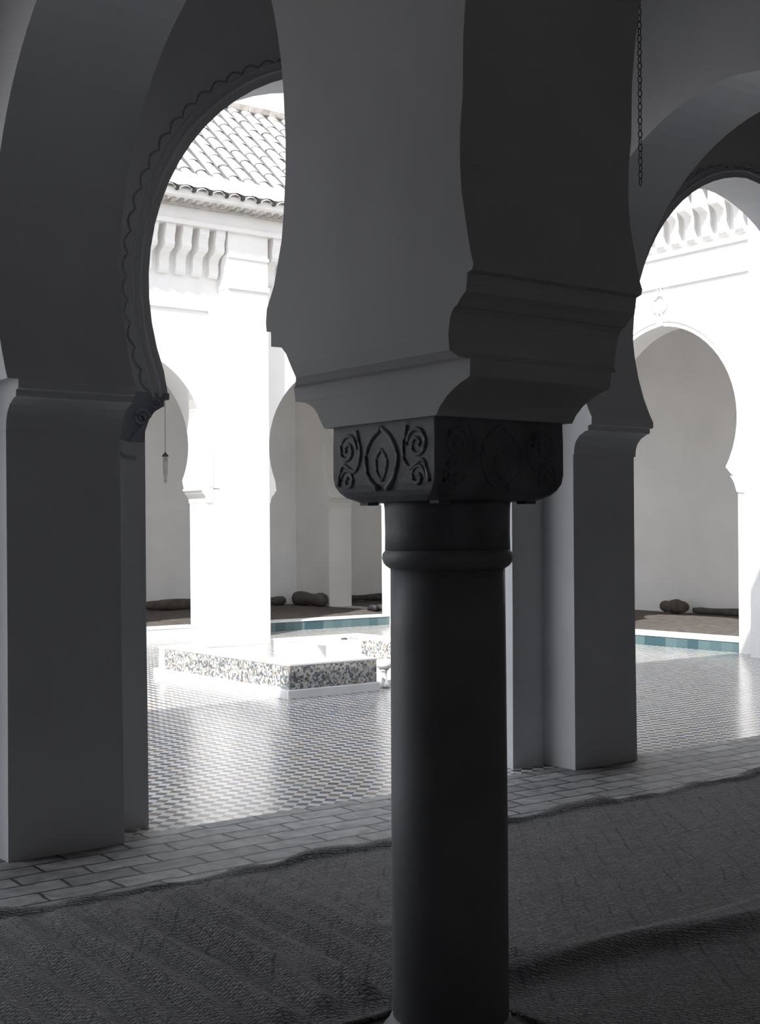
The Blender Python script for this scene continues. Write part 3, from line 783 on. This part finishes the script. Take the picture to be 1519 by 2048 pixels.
# ---------------------------------------------------------------- rush mats in the hall
def rush_mat(x0, x1, y0, y1, zf, ef, mat, label, nx=170, ny=90):
    bm = bmesh.new(); g = []
    for i in range(nx + 1):
        row = []
        for j in range(ny + 1):
            u, v = i / nx, j / ny
            x = x0 + (x1 - x0) * u; y = y0 + (y1 - y0) * v
            y += ef(x) * (v ** 4) ; y += .5 * ef(x + 3.1) * ((1 - v) ** 4)
            row.append(bm.verts.new((x, y, zf(x, y, u, v))))
        g.append(row)
    for i in range(nx):
        for j in range(ny): bm.faces.new((g[i][j], g[i + 1][j], g[i + 1][j + 1], g[i][j + 1]))
    o = link('rush_mat', bm, mat, origin=((x0 + x1) / 2, (y0 + y1) / 2, 0), smooth=True)
    md = o.modifiers.new('thickness', 'SOLIDIFY'); md.thickness = .010; md.offset = -1
    return tag(o, label, 'mat', 'woven mats on the hall floor')
def edge(x): return .010 * sin(x * 4.1 + .6) + .007 * sin(x * 11.7) + .005 * sin(x * 27 + 1)
def ss(a, b, x):
    t_ = max(0, min(1, (x - a) / (b - a))); return t_ * t_ * (3 - 2 * t_)
def z1(x, y, u, v):
    z = .013 + .003 * (1 + sin(x * 7.3 + y * 3)) + .002 * (1 + sin(x * 17 - y * 11))
    # loose far edge that lifts here and there
    lift = max(0, sin(x * 3.9 + .8)) ** 2 * .028 + max(0, sin(x * 8.3 + 2)) ** 3 * .02
    z += lift * ss(.95, 1, v) + (.010 + .012 * max(0, sin(x * 6.1 + 1.3 * sin(x * 2.2)))) * math.exp(-((v - .972) / .012) ** 2)
    # folds on the left, running from the pier foot towards the camera
    w = (1 - ss(2.6, 3.5, x + .25 * (y - 4)))
    ph = (x + .38 * (4.9 - y) * (x - 1.2) * .25 + .05 * sin(y * 3)) * 34
    fe = ss(.02, .10, v) * (1 - ss(.88, .96, v)); w *= fe
    z += w * .021 * (1 + sin(ph + 1.1 * sin(y * 2.1)))
    z += w * .035 * math.exp(-((x - (2.32 + .13 * (4.4 - y))) / .07) ** 2) * ss(3.1, 3.7, y) * (1 - ss(4.5, 4.8, y))
    # a soft hump
    z += .018 * math.exp(-(((x - 2.95) / .12) ** 2 + ((y - 3.85) / .07) ** 2))
    return z
rush_mat(.9, 8.6, 3.20, 4.96, z1, edge, RUSH, 'large woven rush mat with a frayed rippled edge along the brick paving', 260, 90)
def z2(x, y, u, v):
    z = .03 + .003 * (1 + sin(x * 6 + y * 5))
    z += .006 * ss(.9, 1, v) + (.036 + .014 * sin(x * 2.3 + .5)) * math.exp(-((v - .945 + .02 * sin(x * 1.7)) / .028) ** 2)
    return z
rush_mat(2.72, 5.9, .7, 3.26, z2, lambda x: .02 - .02 * (x - 2.7) + .02 * sin(x * 6), RUSH2, 'darker woven mat overlapping the large one at the lower right', 140, 60)
rush_mat(-.6, 2.24, .7, 3.16, lambda x, y, u, v: .03 + .006 * (1 + sin(x * 9 + y)), lambda x: .02 * sin(x * 6), RUSH2, 'darker woven mat left of the column foot, below the folds', 90, 60)

# ---------------------------------------------------------------- chain and hanging lamp
t = thing('hanging_chain', 'thin iron chain hanging in front of the wall at the upper right', 'chain', (4.375, 3.88, 3.03))
bm = bmesh.new(); z = ZCEIL; k = 0
while z > 3.03:
    pts = []
    for j in range(10):
        a = 2 * PI * j / 10; dx_, dz_ = .008 * cos(a), .018 * sin(a)
        pts.append((4.375 + (dx_ if k % 2 == 0 else 0) * .8, 3.88 - (dx_ if k % 2 == 0 else 0) * .6 + (dx_ if k % 2 else 0) * .9, z - .02 + dz_))
    tube(bm, pts, .0024, 5, closed=True); z -= .030; k += 1
link('links', bm, IRON, t)
t = thing('hanging_lamp', 'slender glass lamp hanging on a cord inside the far gallery arch', 'lamp', (9.85, 18.8, 2.34))
bm = bmesh.new(); tube(bm, [(9.85, 18.8, 2.80), (9.85, 18.8, 5.3)], .004, 6); link('cord', bm, IRON, t)
bm = bmesh.new(); lathe(bm, [(.006, 2.83), (.055, 2.765), (.05, 2.755), (.01, 2.76)], 9.85, 18.8, 14); link('cap', bm, IRON, t)
bm = bmesh.new(); lathe(bm, [(.035, 2.745), (.04, 2.62), (.03, 2.46), (.02, 2.40), (.03, 2.37), (.008, 2.33)], 9.85, 18.8, 14)
link('lamp_glass', bm, noisy('smoky_glass', (.4, .4, .4), .1, 10, .25), t, smooth=True)

for o in list(bpy.data.objects):
    if '_o' in o: del o['_o']

# ---------------------------------------------------------------- light
S = Vector((-.80, -.50, 1.0)).normalized()      # direction towards the sun
sd = bpy.data.lights.new('sun', 'SUN'); sd.energy = 3.5; sd.angle = math.radians(.6); sd.color = (1, .975, .94)
so = bpy.data.objects.new('sun', sd); C.objects.link(so); so.rotation_euler = S.to_track_quat('Z', 'Y').to_euler(); so.location = (-10, -8, 20)
w = bpy.data.worlds.new('sky'); bpy.context.scene.world = w; w.use_nodes = True
nt = w.node_tree; bg = nt.nodes['Background']
tc = N(nt, 'ShaderNodeTexCoord'); sp = N(nt, 'ShaderNodeSeparateXYZ'); nt.links.new(tc.outputs['Generated'], sp.inputs[0])
rp = N(nt, 'ShaderNodeValToRGB'); rp.color_ramp.elements[0].position = 0; rp.color_ramp.elements[0].color = (.82, .825, .84, 1)
rp.color_ramp.elements[1].position = .8; rp.color_ramp.elements[1].color = (.60, .65, .74, 1)
nt.links.new(sp.outputs[2], rp.inputs['Fac']); nt.links.new(rp.outputs['Color'], bg.inputs['Color']); bg.inputs['Strength'].default_value = 1.25

# ---------------------------------------------------------------- camera
f_px, yaw, roll_ = 2600.0, math.radians(53.0), math.radians(.42)
cd = bpy.data.cameras.new('camera'); cam = bpy.data.objects.new('camera', cd); C.objects.link(cam)
cd.sensor_fit = 'HORIZONTAL'; cd.sensor_width = 36; cd.lens = f_px / 1519 * 36; cd.shift_y = (1066 - 1024) / 1519
cd.clip_start = .02; cd.clip_end = 300
from mathutils import Matrix
fw = Vector((cos(yaw), sin(yaw), 0)); rt = Vector((sin(yaw), -cos(yaw), 0)); up = Vector((0, 0, 1))
R = Matrix((rt, up, -fw)).transposed().to_4x4()
cam.matrix_world = Matrix.Translation((0, 0, 1.5)) @ R @ Matrix.Rotation(-roll_, 4, 'Z')
sc = bpy.context.scene; sc.camera = cam
sc.view_settings.view_transform = 'Standard'; sc.view_settings.look = 'None'; sc.view_settings.exposure = .92; sc.view_settings.gamma = 1
sc.view_settings.use_curve_mapping = False
sc.cycles.max_bounces = 12; sc.cycles.diffuse_bounces = 8; sc.cycles.sample_clamp_indirect = 6
sc.cycles.use_denoising = True
